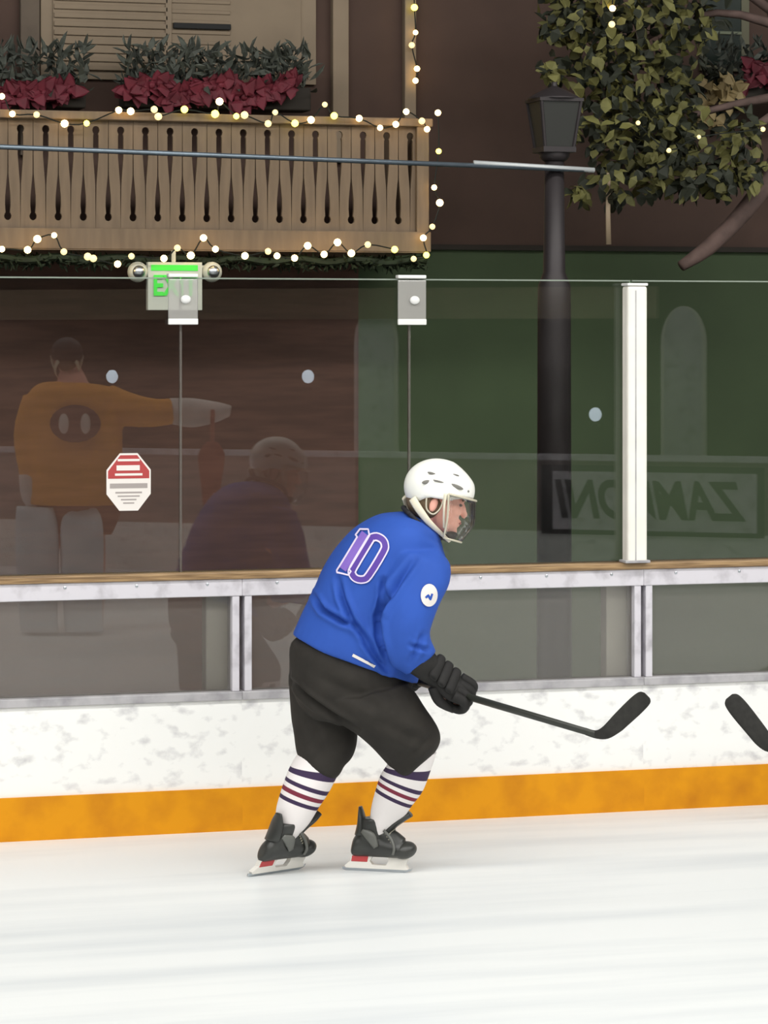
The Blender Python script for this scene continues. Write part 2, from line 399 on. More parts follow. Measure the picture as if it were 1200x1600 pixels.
# flower boxes
def flower_box(px0, px1, pyt, pyb, lab, spots, nl, seed, Y=YW-.28):
    random.seed(seed)
    c = on((px0+px1)/2, pyb, Y); t = thing('flower_box', lab, 'flower box', c, group='flower boxes under the chalet windows')
    a = on(px0, pyb, Y); b = on(px1, pyb, Y); zc = c.z; h = (pyb-pyt)/FPX*zon(300, Y)
    obj('planter', bx((a.x, Y-.09, zc), (b.x, Y+.09, zc+.13), .01), M['beam'], t, sub=c)
    bm = bmesh.new()
    for _ in range(nl):
        x = random.uniform(a.x, b.x); p = V((x, Y+random.uniform(-.12, .06), zc+.1+random.random()*h*.62))
        leaf(bm, p, rv()+V((0, -.3, .8)), rv(), random.uniform(.07, .13), random.uniform(.01, .02))
    obj('leaves', bm, M['leafgrey'], t, sub=c)
    for (px, py) in spots:
        bm = bmesh.new(); p = on(px, py, Y-.12); 
        for _ in range(9):
            ang = random.random()*6.28; d = V((math.cos(ang), -.5, math.sin(ang)*.7))
            leaf(bm, p+V((0, random.uniform(-.03, .05), 0)), d, V((0, -1, 0))+rv()*.4, random.uniform(.07, .12), .035)
        ell(bm, p+V((0, -.02, 0)), (.02, .02, .02), u=8, v=6)
        obj('flower', bm, M['red'], t, sub=c)
flower_box(-150, 130, 70, 168, 'flower box with red blooms at the far left of the balcony', [(x, 138+((x*7) % 23)-8) for x in range(-140, 120, 13)], 420, 3)
flower_box(190, 480, 75, 172, 'flower box with red blooms below the cream blind', [(x, 138+((x*11) % 27)-8) for x in range(200, 455, 12)], 460, 4)
flower_box(1110, 1330, 60, 160, 'flower box under the dark green window at top right', [(x, 116+((x*11) % 33)-10) for x in range(1160, 1320, 13)], 200, 5)
# garland under the balcony
random.seed(11)
t = thing('garland', 'dark green garland hanging under the balcony edge', 'garland', (0, YB+.05, ZB-.05))
bm = bmesh.new(); pts = []
for j in range(60):
    x = bxl+(bxr-bxl)*j/59; pts.append(V((x, YB+.02, ZB-.085+.01*math.sin(j*.9))))
tube(bm, pts, .02, 6)
for _ in range(1300):
    x = random.uniform(bxl, bxr); leaf(bm, V((x, YB+.03+random.uniform(-.03, .08), ZB-.085+random.uniform(-.03, .005))), rv(), rv(), .05, .008)
obj('needles', bm, M['garl'], t, sub=t.location)
# ---- fairy lights
ico = bmesh.new(); bmesh.ops.create_icosphere(ico, subdivisions=2, radius=.019); ico_me = tomesh(ico, 'bulb')
for p in ico_me.polygons: p.use_smooth = True
bulb_me = {}
for kk in ('bulb', 'bulb_y', 'bulb_d'):
    m2 = ico_me.copy(); m2.materials.append(M[kk]); bulb_me[kk] = m2
def fairy(lab, pix, Y, small=1.0, kinds='bby', sag=True):
    pts = [on(a, b, Y) for a, b in pix]
    t = thing('fairy_light_string', lab, 'fairy lights', pts[0], group='fairy light strings on the chalet')
    obj('wire', tb(pts, .004, 5, sub=3), M['wire'], t, sub=t.location)
    rnd = random.Random(len(pix))
    for j, p in enumerate(pts):
        kd = rnd.choice(['bulb', 'bulb', 'bulb', 'bulb_y', 'bulb_d'])
        if small < .8: kd = 'bulb_d'
        o = bpy.data.objects.new('bulb', bulb_me[kd]); COL.objects.link(o); o.parent = t
        s = rnd.uniform(.8, 1.15)*small; o.scale = (s, s, s); o.location = p-V(t.location)
        o['label'] = 'glowing warm bulb'
cs = lambda L: [(a*.58333, b*.58355) for a, b in L]
fairy('fairy lights along the top rail of the balcony', cs([(-60, 290), (5, 258), (33, 305), (98, 307), (173, 331), (232, 330), (318, 295), (350, 298), (413, 293), (424, 312), (494, 293), (576, 305), (588, 272), (633, 311), (655, 308), (718, 331), (737, 301), (790, 330), (833, 321), (870, 280), (895, 310), (962, 317), (1018, 342), (1060, 333), (1088, 299), (1130, 324), (1144, 346)]), YB-.08)
fairy('fairy lights hanging down beside the right end of the balcony', cs([(1173, 302), (1175, 405), (1163, 502), (1178, 543), (1158, 607), (1134, 637), (1142, 683), (1108, 693)]), YB-.08)
fairy('fairy lights along the bottom edge of the balcony', cs([(-50, 690), (5, 667), (74, 669), (100, 640), (145, 630), (171, 674), (235, 687), (250, 692), (315, 707), (352, 686), (439, 692), (475, 664), (511, 684), (545, 637), (577, 667), (656, 685), (718, 673), (742, 685), (789, 691), (824, 658), (868, 681), (904, 649), (941, 678), (985, 655), (1057, 668)]), YB-.13)
fairy('fairy lights climbing the trim above the balcony corner', cs([(1108, -60), (1110, 20), (1113, 87), (1103, 121), (1117, 184), (1113, 216)]), YW-.1)
# ---- exit sign
YE = YB-.02
t = thing('exit_sign', 'white exit sign with green letters and two lamp heads', 'sign', on(270, 448, YE))
so = V(t.location)
wbox(228, 410, 313, 485, YE, .05, M['signw'], 'housing', t)
wbox(236, 414, 309, 423, YE-.05, .003, M['signg'], 'green_strip', t, 0)
tm = text_mesh('EXIT', .15, .003, bold=.004); tm.transform(Matrix.Translation((0, -.056, .0)) @ Matrix.Rotation(math.pi/2, 4, 'X') @ Matrix.Diagonal((.78, 1, 1, 1)))
obj('lettering', tm, M['signg'], t, label='green letters')
for px in (215, 331):
    p = on(px, 425, YE-.03)-so
    h = obj('lamp_head', ell(bmesh.new(), p, (.055, .05, .055)), M['signw'], t, True)
    obj('lens', ell(bmesh.new(), p+V((0, -.035, 0)), (.035, .025, .035)), M['steel'], h, True)
obj('lamp_arm', tb([on(215, 418, YE-.02)-so, on(331, 418, YE-.02)-so], .012, 8), M['signw'], t)
obj('stem', tb([V((0, -.02, .12)), V((0, -.02, ZB-.04-so.z))], .012, 8), M['signw'], t)
# ---- lamp posts and pipe
YP = 1.0
def lamp_post(px, lab):
    x = on(px, 600, YP).x; t = thing('lamp_post', lab, 'lamp post', (x, YP, 0), group='dark lamp posts behind the glass')
    obj('base', loft(bmesh.new(), [(V((0, 0, z)), V((r, 0, 0)), V((0, r, 0))) for z, r in ((0, .15), (.04, .15), (.08, .13), (.35, .12), (.45, .085))], 20, 3), M['lampmetal'], t, True)
    obj('pole', tb([(0, 0, .4), (0, 0, 2.2), (0, 0, 2.3), (0, 0, 2.36), (0, 0, 2.92)], [.082, .078, .076, .052, .045], 18), M['lampmetal'], t, True)
    obj('collar', loft(bmesh.new(), [(V((0, 0, z)), V((r, 0, 0)), V((0, r, 0))) for z, r in ((2.88, .05), (2.9, .07), (2.93, .07), (2.95, .05))], 16, 2), M['lampmetal'], t, True)
    a = .07; b = .098
    bm = bmesh.new()
    for sx in (-1, 1):
        for sy in (-1, 1): tube(bm, [(sx*a, sy*a, 2.94), (sx*b, sy*b, 3.16)], .009, 6)
    box(bm, (-a-.01, -a-.01, 2.92), (a+.01, a+.01, 2.945)); box(bm, (-b-.01, -b-.01, 3.155), (b+.01, b+.01, 3.17))
    ln = obj('lantern', bm, M['lampmetal'], t)
    for k in range(4):
        Rm = Matrix.Rotation(k*math.pi/2, 4, 'Z')
        q = [Rm @ V(p) for p in ((-a, -a, 2.945), (a, -a, 2.945), (b, -b, 3.155), (-b, -b, 3.155))]
        obj('lantern_pane', prism(bmesh.new(), q, Rm @ V((0, .004, 0))), M['lampglass'], ln)
    obj('lantern_roof', loft(bmesh.new(), [(V((0, 0, z)), V((r, 0, 0)), V((0, r, 0))) for z, r in ((3.17, .13), (3.19, .10), (3.22, .04), (3.23, .015), (3.25, .015))], 16, 2), M['lampmetal'], t, True)
lamp_post(866, 'dark lamp post with square lantern behind the glass')
lamp_post(-560, 'dark lamp post out beyond the left edge')
pz = YP-.066
pp = obj('steel_pipe', tb([on(-570, 207, pz), on(928, 266, pz)], .0115, 10), M['pipe'], None, True)
obj('lit_end', tb([on(740, 254.5, pz), on(928.5, 266, pz)], .0122, 10), mat('lit_steel', (190, 194, 194), .4, .2), pp, True)  # light on the pipe's right end, put in as a paler outer tube
tag(pp, 'thin straight steel pipe crossing in front of the balcony to the lamp post', 'pipe')
# ---- tree
random.seed(21)
YT = 3.0
tb0 = on(1262, 600, YT); tb0.z = 0
t = thing('tree', 'leafy olive tree with a drooping bare bough beside the right window', 'tree', tb0)
obj('trunk', tb([tb0, on(1255, 700, YT), on(1245, 400, YT), on(1240, 180, YT), on(1215, 40, YT), on(1180, -120, YT)], [.09, .075, .065, .06, .045, .03], 12, sub=4), M['bark'], t, True, sub=tb0)
obj('bough', tb([on(1240, 190, YT), on(1215, 250, YT), on(1190, 295, YT), on(1150, 345, YT), on(1105, 388, YT), on(1064, 416, YT)], [.05, .055, .055, .05, .045, .03], 12, sub=4), M['bark'], t, True, sub=tb0)
bm = bmesh.new()
for q in ([(1215, 40), (1120, 20), (1010, 60), (930, 160)], [(1222, 150), (1120, 170), (1010, 210), (955, 300)], [(1210, 20), (1080, -60), (960, -40), (900, 20)], [(1222, 170), (1150, 220), (1060, 290)]):
    tube(bm, [on(a, b, YT+random.uniform(-.1, .1)) for a, b in q], [.03, .02, .015, .008][:len(q)], 6, sub=3)
obj('branches', bm, M['bark'], t, True, sub=tb0)
bm = bmesh.new()
blobs = [(905, 30, 45), (960, 20, 60), (1030, 20, 60), (1085, 40, 40), (930, 90, 50), (990, 90, 60), (1050, 110, 55), (940, 150, 55), (1000, 165, 60), (1060, 175, 50), (950, 215, 45), (1010, 225, 50), (1065, 235, 45), (955, 270, 28), (1020, 275, 35), (1075, 285, 25), (965, 305, 15), (905, 300, 14), (880, -20, 50), (960, -60, 80), (1060, -60, 80), (1100, 260, 35), (1150, 230, 30), (1170, 200, 26), (1150, -80, 70), (868, 40, 26), (862, 110, 24), (880, 200, 22), (1175, 270, 26), (1130, 280, 30)]
for (a, b, r) in blobs:
    for _ in range(int(r*1.9)):
        v = rv()*(random.random()**.5)
        p = on(a+v.x*r, b+v.z*r, YT+v.y*.3-.05)
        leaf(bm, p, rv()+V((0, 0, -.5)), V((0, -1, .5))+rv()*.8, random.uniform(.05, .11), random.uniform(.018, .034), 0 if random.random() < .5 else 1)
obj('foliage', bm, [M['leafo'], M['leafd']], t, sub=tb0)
fairy('two warm lights hanging in the top of the tree', [(957, -30), (957, 13), (956, 38)], YT-.32)
fairy('faint white lights in the lower right of the tree', [(997, 192), (1045, 235), (1092, 214), (1192, 202)], YT-.32, .75)
rb = obj('ribbon', tb([on(951, 270, YT-.2), on(950, 330, YT-.2), on(951, 382, YT-.2)], [.012, .014, .016], 8, flat=.3), mat('pale_ribbon', (150, 132, 108), .7), None, True)
tag(rb, 'pale narrow ribbon hanging below the tree leaves', 'ribbon')
# cream flowers by the right window
random.seed(31)
c0 = on(1125, 160, YW-.56)
t = thing('wreath', 'cream flower wreath hanging below the right window', 'wreath', c0)
bm = bmesh.new()
for (a, b) in [(1105, 130), (1128, 118), (1120, 150), (1105, 165), (1135, 160), (1145, 140), (1098, 185), (1120, 195)]:
    p = on(a, b, YW-.56)
    for _ in range(7): leaf(bm, p, rv()+V((0, -.4, 0)), V((0, -1, 0))+rv()*.5, random.uniform(.07, .12), .03)
obj('flowers', bm, M['creamleaf'], t, sub=c0)
bm = bmesh.new(); tube(bm, [on(1120+26*math.cos(a), 155+38*math.sin(a), YW-.42) for a in [k*.4189 for k in range(16)]], .02, 6)
for _ in range(80):
    a = random.random()*6.28; leaf(bm, on(1120+28*math.cos(a), 155+40*math.sin(a), YW-.44), rv(), rv(), .1, .02)
obj('ring', bm, M['leafd'], t, sub=c0)

# ================================================================== people
class Pose:
    """local frame: x to the skater's travel side, y away, z up; mirrored copies flip x"""
    def __init__(s, Z, pxref, root, rz, mir=False):
        s.Z = Z; s.pxref = pxref; s.root = root; s.rz = rz; s.sx = -1 if mir else 1
        s.org = at(pxref, HOR, Z); s.org.z = 0
    def p(s, px, py, y=0):
        w = at(px, py, s.Z+y)-s.org
        return V((w.dot(R)*s.sx, w.dot(D), w.z))
def ring(P_, L, Rr, dep, y=0):
    a = P_.p(*L, y); b = P_.p(*Rr, y)
    return ((a+b)/2, (b-a)/2, V((0, dep, 0)))
def crease(me, lines, P_, facing=-1):
    me.update(); 
    vn = [v.normal.copy() for v in me.vertices]
    segs = []
    for pts, wd, dp in lines:
        q = [P_.p(a, b, -.15) for a, b in pts]
        segs.append(([(V((u.x, u.z)), V((v.x, v.z))) for u, v in zip(q, q[1:])], wd, dp))
    for v in me.vertices:
        n = vn[v.index]
        if n.y > .25: continue
        p = V((v.co.x, v.co.z)); off = 0
        for sg, wd, dp in segs:
            d = 9; tt = 0; tot = len(sg)
            for i, (a, b) in enumerate(sg):
                ab = b-a; t = max(0, min(1, (p-a).dot(ab)/max(ab.length_squared, 1e-9)))
                dd = (p-(a+ab*t)).length
                if dd < d: d = dd; tt = (i+t)/tot
            if d < wd*4:
                fade = min(1, 4*tt+.25)*min(1, 4*(1-tt)+.25)
                off += fade*dp*(-math.exp(-(d/wd)**2)+.45*math.exp(-((d-2*wd)/wd)**2))
        if off: v.co += n*off
def cloth_noise(me, amp, sc):
    me.update(); vn = [v.normal.copy() for v in me.vertices]
    for v in me.vertices: v.co += vn[v.index]*amp*noise.noise(v.co*sc)
def decal(target_me, bm, off=.003):
    """press a flat mesh (drawn in x,z) onto the near side of a surface"""
    b = bmesh.new(); b.from_mesh(target_me); bvh = BVHTree.FromBMesh(b); b.free()
    kill = []
    for v in bm.verts:
        h = bvh.ray_cast(V((v.co.x, -2, v.co.z)), V((0, 1, 0)))
        if h[0] is None: kill.append(v); continue
        n = h[1]
        if n.y > 0: n = -n
        v.co = h[0]+n*off+V((0, -.0015, 0))
    if kill: bmesh.ops.delete(bm, geom=kill, context='VERTS')
    return bm
def ribbon(pts, w0, w1, closed=False, sub=6):
    bm = bmesh.new(); pts = [V(p) for p in pts]; n = len(pts); q = []
    for i in range(n if closed else n-1):
        a, b = pts[i], pts[(i+1) % n]
        for k in range(sub): q.append(a.lerp(b, k/sub))
    if not closed: q.append(pts[-1])
    m = len(q); rows = []
    for i in range(m):
        t = (q[(i+1) % m]-q[i-1]) if closed else (q[min(i+1, m-1)]-q[max(i-1, 0)])
        t.normalize(); s = V((t.z, 0, -t.x))
        rows.append([bm.verts.new(q[i]+s*(w0+(w1-w0)*k/2)) for k in range(3)])
    for i in range(m if closed else m-1):
        a, b = rows[i], rows[(i+1) % m]
        for k in range(2): bm.faces.new((a[k], a[k+1], b[k+1], b[k]))
    return bm

def skate(parent, M4, flip=1):
    """skate in its own frame: x forward, z up, sole over the runner at z=0; heel near x=0"""
    def ob(name, g, m, par, sm=True, **k):
        me = tomesh(g, name) if isinstance(g, bmesh.types.BMesh) else g
        me.transform(M4)
        if M4.determinant() < 0: me.flip_normals()
        return obj(name, me, m, par, sm, **k)
    bm = bmesh.new()
    loft(bm, [(V((x, 0, z)), V((0, wd, 0)), V((0, 0, hh_))) for x, z, wd, hh_ in ((-.005, .098, .02, .03), (.012, .1, .034, .045), (.06, .105, .037, .05), (.12, .097, .038, .042), (.175, .09, .043, .035), (.22, .084, .042, .028), (.232, .082, .03, .02))], 24, 4)
    loft(bm, [(V((x, 0, z)), V((a, 0, .0)), V((0, b, 0))) for x, z, a, b in ((.062, .09, .068, .036), (.06, .13, .06, .038), (.058, .16, .054, .041), (.06, .19, .054, .043), (.064, .205, .052, .042))], 24, 4)
    loft(bm, [(V((.105, 0, .15)), V((.03, 0, .02)), V((0, .03, 0))), (V((.14, 0, .12)), V((.03, 0, .03)), V((0, .034, 0))), (V((.18, 0, .1)), V((.02, 0, .03)), V((0, .036, 0)))], 18, 4)
    boot = ob('skate', remesh(bm, .005, 5), M['boot'], parent, label='black ice hockey skate')
    bm = bmesh.new(); ell(bm, (.205, 0, .086), (.046, .046, .034)); ob('toe_cap', bm, M['boot'], boot)
    bm = bmesh.new(); loft(bm, [(V((x, 0, z)), V((.013, 0, -.011)), V((0, b, 0))) for x, z, b in ((.118, .145, .03), (.14, .18, .036), (.168, .205, .036), (.196, .226, .022))], 16, 4); ob('tongue', bm, M['boot'], boot)
    bm = bmesh.new(); loft(bm, [(V((x, 0, z)), V((a, 0, 0)), V((0, b, 0))) for x, z, a, b in ((.022, .14, .026, .036), (.016, .18, .018, .036), (.006, .215, .012, .03), (-.004, .245, .006, .016))], 16, 4); ob('tendon_guard', bm, M['boot'], boot)
    for sy in (-1, 1):
        bm = bmesh.new(); tube(bm, [(.03, sy*.039, .16), (.07, sy*.046, .14), (.1, sy*.042, .1)], [.008, .02, .01], 8, sub=4, flat=.35, side=(0, 0, 1)); ob('ankle_patch', bm, M['bootgrey'], boot)
        bm = bmesh.new(); tube(bm, [(.115, sy*.036, .165), (.15, sy*.040, .135), (.172, sy*.047, .1), (.172, sy*.046, .075)], .006, 6, sub=4); ob('eyelet_strip', bm, M['bootgrey'], boot)
    bm = bmesh.new()
    for k in range(6):
        x = .122+.009*k; z = .178-.0105*k
        tube(bm, [(x-.008, -.034, z-.018), (x+.008, 0, z+.008), (x+.002, .034, z-.018)], .0035, 6, sub=4)
    ob('lace', bm, M['lace'], boot)
    bm = bmesh.new()
    prof = [(.0, .062), (.085, .062), (.078, .04), (.092, .026), (.145, .026), (.152, .045), (.148, .062), (.225, .062), (.222, .03), (.235, .014), (.23, .012), (-.012, .012), (-.018, .02), (.002, .04)]
    prism(bm, [(x, -.011, z) for x, z in prof], (0, .022, 0)); h = ob('blade_holder', bm, M['holder'], boot, False)
    ob('heel_accent', bx((.004, -.0125, .036), (.07, .0125, .06), .003), M['holdred'], h, False, label='red heel mark')
    bm = bmesh.new(); prof = [(-.028, .014), (.245, .014), (.25, .02), (.246, .008), (.225, .0), (-.01, .0), (-.026, .004)]
    prism(bm, [(x, -.002, z) for x, z in prof], (0, .004, 0)); ob('runner', bm, M['steel'], boot, False)
    return boot

def head(Ph, M4, parent, bodyparts, helmetmat, detailed=True):
    """adds head volumes to bodyparts (bmesh, root coords) and hangs helmet parts on parent. frame: x forward, z up, origin at head centre"""
    def add(c, r, rot=None): 
        b = bmesh.new(); ell(b, c, r, rot); b.transform(M4)
        me = bpy.data.meshes.new('t'); b.to_mesh(me); b.free(); bodyparts.from_mesh(me); bpy.data.meshes.remove(me)
    add((-.01, 0, .035), (.098, .076, .09)); add((.03, 0, -.03), (.066, .062, .085)); add((.045, 0, -.085), (.05, .047, .035))
    add((.075, 0, -.108), (.022, .026, .018)); add((.088, 0, .014), (.018, .048, .014))
    add((.105, 0, -.022), (.014, .012, .036), Matrix.Rotation(-.35, 3, 'Y')); add((.114, 0, -.038), (.014, .0145, .012))
    add((.092, 0, -.068), (.014, .024, .0085)); add((.089, 0, -.082), (.014, .022, .009))
    for sy in (-1, 1): add((.06, sy*.04, -.032), (.03, .022, .024)); add((-.034, sy*.079, -.02), (.017, .009, .03), Matrix.Rotation(.2, 3, 'Y'))
def build_head_gear(M4, parent, helmetmat, body, visor=True):
    def ob(name, g, m, par, sm=True, **k):
        me = tomesh(g, name) if isinstance(g, bmesh.types.BMesh) else g
        me.transform(M4)
        if M4.determinant() < 0: me.flip_normals()
        return obj(name, me, m, par, sm, **k)
    for sy in (-1, 1):
        ob('eye', ell(bmesh.new(), (.0835, sy*.03, -.006), (.0095, .0085, .006), u=12, v=8), M['eye'], body)
        bm = bmesh.new(); tube(bm, [(.098, sy*.012, .014), (.1, sy*.03, .019), (.086, sy*.05, .013)], .0045, 6, sub=3); ob('eyebrow', bm, M['hair'], body)
    bm = bmesh.new(); tube(bm, [(.096, -.02, -.073), (.104, 0, -.075), (.096, .02, -.073)], .005, 6, sub=3); ob('lips', bm, M['lip'], body)
    bm = bmesh.new(); ell(bm, (-.042, 0, -.005), (.08, .078, .078)); ob('hair', remesh(bm, .008, 2), M['hair'], parent)
    # shell: ellipsoid with the lower edge cut to a line that dips at the ears and the nape
    bm = bmesh.new(); bmesh.ops.create_uvsphere(bm, u_segments=48, v_segments=32, radius=1)
    for v in bm.verts:
        x, y, z = v.co
        k = 1.0
        zz = z*.112+.045
        xx = x*(.142 if x > 0 else .134)-.004; yy = y*.112
        if x > .3 and z > .3: zz -= (x-.3)*(z-.3)*.05
        v.co = (xx, yy, zz)
    def edge(x, y):
        if x > .075: return .022
        if x > .03: return .022-.012*(.075-x)/.045
        if x > -.06: return .010-.004
        return .006-.035*min(1, (-.06-x)/.05)
    dele = [f for f in bm.faces if f.calc_center_median().z < edge(*f.calc_center_median().xy)-.004]
    bmesh.ops.delete(bm, geom=dele, context='FACES')
    for v in bm.verts:
        if v.is_boundary: v.co.z = edge(v.co.x, v.co.y)
    r = bmesh.ops.extrude_face_region(bm, geom=bm.faces[:])
    for g in r['geom']:
        if isinstance(g, bmesh.types.BMVert): g.co = g.co+ (V((0, 0, .045))-g.co).normalized()*.012
    hel = ob('helmet', bm, helmetmat, parent, label='white hockey helmet' if visor else None)
    # raised ridge panels and vents
    for sy in (-1, 1):
        for (x, z, rx, rz_, tl) in ((-.062, .095, .02, .006, .15), (-.035, .07, .026, .004, .1), (.035, .062, .03, .008, .18), (.03, .105, .014, .004, .1), (.09, .052, .006, .005, 0), (-.08, .06, .018, .008, -.3)):
            k = math.sqrt(max(.01, 1-((x+.004)/.138)**2-((z-.045)/.112)**2)); y = sy*(.112*k+.0005)
            n = V((x/.138**2, y/.112**2, (z-.045)/.112**2)).normalized()
            bm = bmesh.new(); ell(bm, (x, y, z), (rx, .003, rz_), Matrix.Rotation(tl, 3, 'Y') @ Matrix.Rotation(-sy*math.asin(max(-1, min(1, n.z)))*1.0, 3, 'X'), 14, 8)
            ob('vent', bm, M['vent'], hel)
    for sy in (-1, 1):
        # ear guard and chin strap
        bm = bmesh.new(); tube(bm, [(-.004, sy*.102, .012), (-.01, sy*.094, -.03), (-.032, sy*.09, -.055), (-.06, sy*.09, -.04), (-.07, sy*.096, .0)], .0032, 8, sub=5); ob('ear_guard', bm, M['rim'], hel)
        bm = bmesh.new(); tube(bm, [(-.115, sy*.06, -.01), (-.088, sy*.078, -.045), (-.045, sy*.082, -.085), (.01, sy*.066, -.118), (.055, sy*.035, -.142), (.075, 0, -.15)], [.016, .016, .013, .009, .007, .006], 8, sub=5, flat=.35, side=(0, 0, 1)); ob('chin_strap', bm, M['strap'], hel)
        bm = bmesh.new(); tube(bm, [(-.004, sy*.112, .03), (.002, sy*.104, -.02), (.012, sy*.09, -.06), (.024, sy*.074, -.1)], [.006, .005, .005, .005], 8, sub=5); ob('side_strap', bm, M['strap'], hel)
    if visor:
        bm = bmesh.new(); rows = []
        for i in range(13):
            t = i/12; z = .03-.165*t
            bul = .145+.012*math.sin(t*2.2)-.055*max(0, t-.55)**1.0*1.6
            row = []
            for k in range(17):
                a = (k/16-.5)*2*1.54*(1-.10*t); row.append(bm.verts.new((bul*math.cos(a)*1.0+.004, .113*math.sin(a)*(1-.25*t*t), z-.01*math.cos(a))))
            rows.append(row)
        for a, b in zip(rows, rows[1:]):
            for k in range(16): bm.faces.new((a[k], a[k+1], b[k+1], b[k]))
        edgep = [v.co.copy() for v in rows[0]]+[r_[-1].co.copy() for r_ in rows[1:]]+[v.co.copy() for v in rows[-1][::-1][1:]]+[r_[0].co.copy() for r_ in rows[::-1][1:]]
        bmesh.ops.solidify(bm, geom=bm.faces[:], thickness=.003)
        vz = ob('visor', bm, M['visor'], hel, label='clear full face shield')
        bm = bmesh.new(); tube(bm, edgep, .0042, 6); ob('visor_rim', bm, M['rim'], hel)
    bm = bmesh.new(); ell(bm, (.07, 0, -.122), (.03, .036, .02)); ob('chin_cup', bm, M['pad'], hel)
    return hel

def glove(parent, W, Gp, ax, back, mirror_thumb=1, cuffmat=None, m='glove'):
    """hockey glove: wrist W, grip point Gp on the shaft, ax = shaft direction, back = direction of the back of the hand"""
    ax = ax.normalized(); fw = (Gp-W); fw = (fw-ax*fw.dot(ax)*.0); L = fw.length; f = fw.normalized(); b = (back-f*back.dot(f)).normalized(); s = f.cross(b)
    if s.dot(ax) < 0: s = -s
    bm = bmesh.new()
    # cuff, backhand
    loft(bm, [(W-f*.055, s*.066, b*.056), (W-f*.01, s*.06, b*.052), (W+f*.03, s*.056, b*.043)], 22, 3)
    loft(bm, [(W+f*.01, s*.05, b*.038), (W+f*L*.55, s*.06, b*.038), (W+f*L*.85+b*.012, s*.06, b*.034), (W+f*(L+.005)+b*.02, s*.055, b*.028)], 22, 3)
    pm = remesh(bm, .006, 6)
    g = obj('glove', pm, M[m], parent, True, label='black hockey glove' if m == 'glove' else None)
    for k in range(4):
        o = s*(-.045+.030*k); ln = (.95, 1.06, 1.02, .88)[k]
        q0 = W+f*L*.78+b*.026+o
        pts = [q0, Gp+b*.036+o*1.0+f*.012*ln, Gp+f*.036*ln+b*.012+o, Gp+f*.036*ln-b*.018+o, Gp+f*.004-b*.036+o, Gp-f*.025-b*.028+o]
        bm = bmesh.new(); tube(bm, pts, [.019, .0195, .0185, .0175, .016, .013], 12, sub=4); ell(bm, pts[-1], (.0135,)*3, u=10, v=8)
        obj('finger', bm, M[m], g, True)
    th = [W+f*L*.35+s*.05*mirror_thumb-b*.01, W+f*L*.62+s*.068*mirror_thumb-b*.024, Gp-f*.022+s*.058*mirror_thumb-b*.034, Gp+f*.016+s*.045*mirror_thumb-b*.04]
    bm = bmesh.new(); tube(bm, th, [.02, .02, .0185, .015], 12, sub=4); ell(bm, th[-1], (.0155,)*3, u=10, v=8)
    obj('thumb', bm, M[m], g, True)
    for k in range(3):
        c = W+f*L*(.12+.24*k)+b*.036
        obj('padding_roll', loft(bmesh.new(), [(c-s*.052, f*.006, b*.004), (c-s*.046, f*.02, b*.013), (c+s*.046, f*.02, b*.013), (c+s*.052, f*.006, b*.004)], 14, 3), M[m], g, True)
    if cuffmat: obj('wrist_band', loft(bmesh.new(), [(W-f*.075, s*.05, b*.042), (W-f*.05, s*.052, b*.044)], 20, 2), cuffmat, g, True)
    return g
def hand_bm(bm, W, Gp, ax, back):
    ax = ax.normalized(); fw = Gp-W; L = fw.length; f = fw.normalized(); b = (back-f*back.dot(f)).normalized(); s = f.cross(b)
    if s.dot(ax) < 0: s = -s
    loft(bm, [(W-f*.02, s*.03, b*.024), (W+f*L*.5, s*.04, b*.018), (W+f*L*.9+b*.01, s*.042, b*.016)], 16, 2)
    for k in range(4):
        o = s*(-.036+.024*k); tube(bm, [W+f*L*.85+b*.016+o, Gp+b*.028+o, Gp+f*.03+b*.008+o, Gp+f*.028-b*.018+o, Gp-b*.03+o], [.01, .01, .0095, .009, .008], 8, sub=3)
    tube(bm, [W+f*L*.3+s*.03, W+f*L*.6+s*.055-b*.02, Gp-f*.02+s*.05-b*.03], [.013, .012, .01], 8, sub=3)

def stick(lab, butt, heel, toe, bladeup, parent_loc, rz, root, col='stickblk', blade_w=.034, cat='hockey stick'):
    """butt, heel, toe in root-local coordinates; the stick itself is a separate thing"""
    t = thing('hockey_stick', lab, cat, root, rz)
    sd = (heel-butt).normalized(); L = (heel-butt).length
    sidev = bladeup
    bm = bmesh.new(); tube(bm, [butt, butt.lerp(heel, .5), heel-sd*.05], [.0165, .0165, .015], 8, flat=.72, side=sidev)
    obj('shaft', bm, M[col], t, True)
    bd = (toe-heel); BL = bd.length; bd.normalize(); n = bd.cross(bladeup).normalized(); u = bladeup
    bm = bmesh.new(); rings = []
    pts = [heel-sd*.11, heel-sd*.05, heel-sd*.01+bd*.012, heel+bd*.05, heel+bd*BL*.4, heel+bd*BL*.75, heel+bd*BL*.94, heel+bd*BL]
    wid = [.017, .02, .030, .037, .040, .042, .036, .018]; th = [.012, .011, .009, .007, .006, .0055, .005, .004]
    u0 = sd.cross(n).normalized(); u0 = u0 if u0.dot(u) > 0 else -u0
    for i, q in enumerate(pts):
        uu = u0.lerp(u, min(1, i/3)).normalized(); cur = n*(.018*(max(0, i-3)/4)**2)
        rings.append((q+cur+uu*(0 if i < 2 else .006), uu*wid[i]*blade_w/.045, n*th[i]))
    loft(bm, rings, 16, 4, pw=.8)
    obj('blade', bm, M['tape'], t, True, label='taped black blade')
    bm = bmesh.new(); tube(bm, [butt-sd*.02, butt+sd*.09], .0185, 8, flat=.75, side=sidev); obj('butt_tape', bm, M['tape'], t, True)
    return t

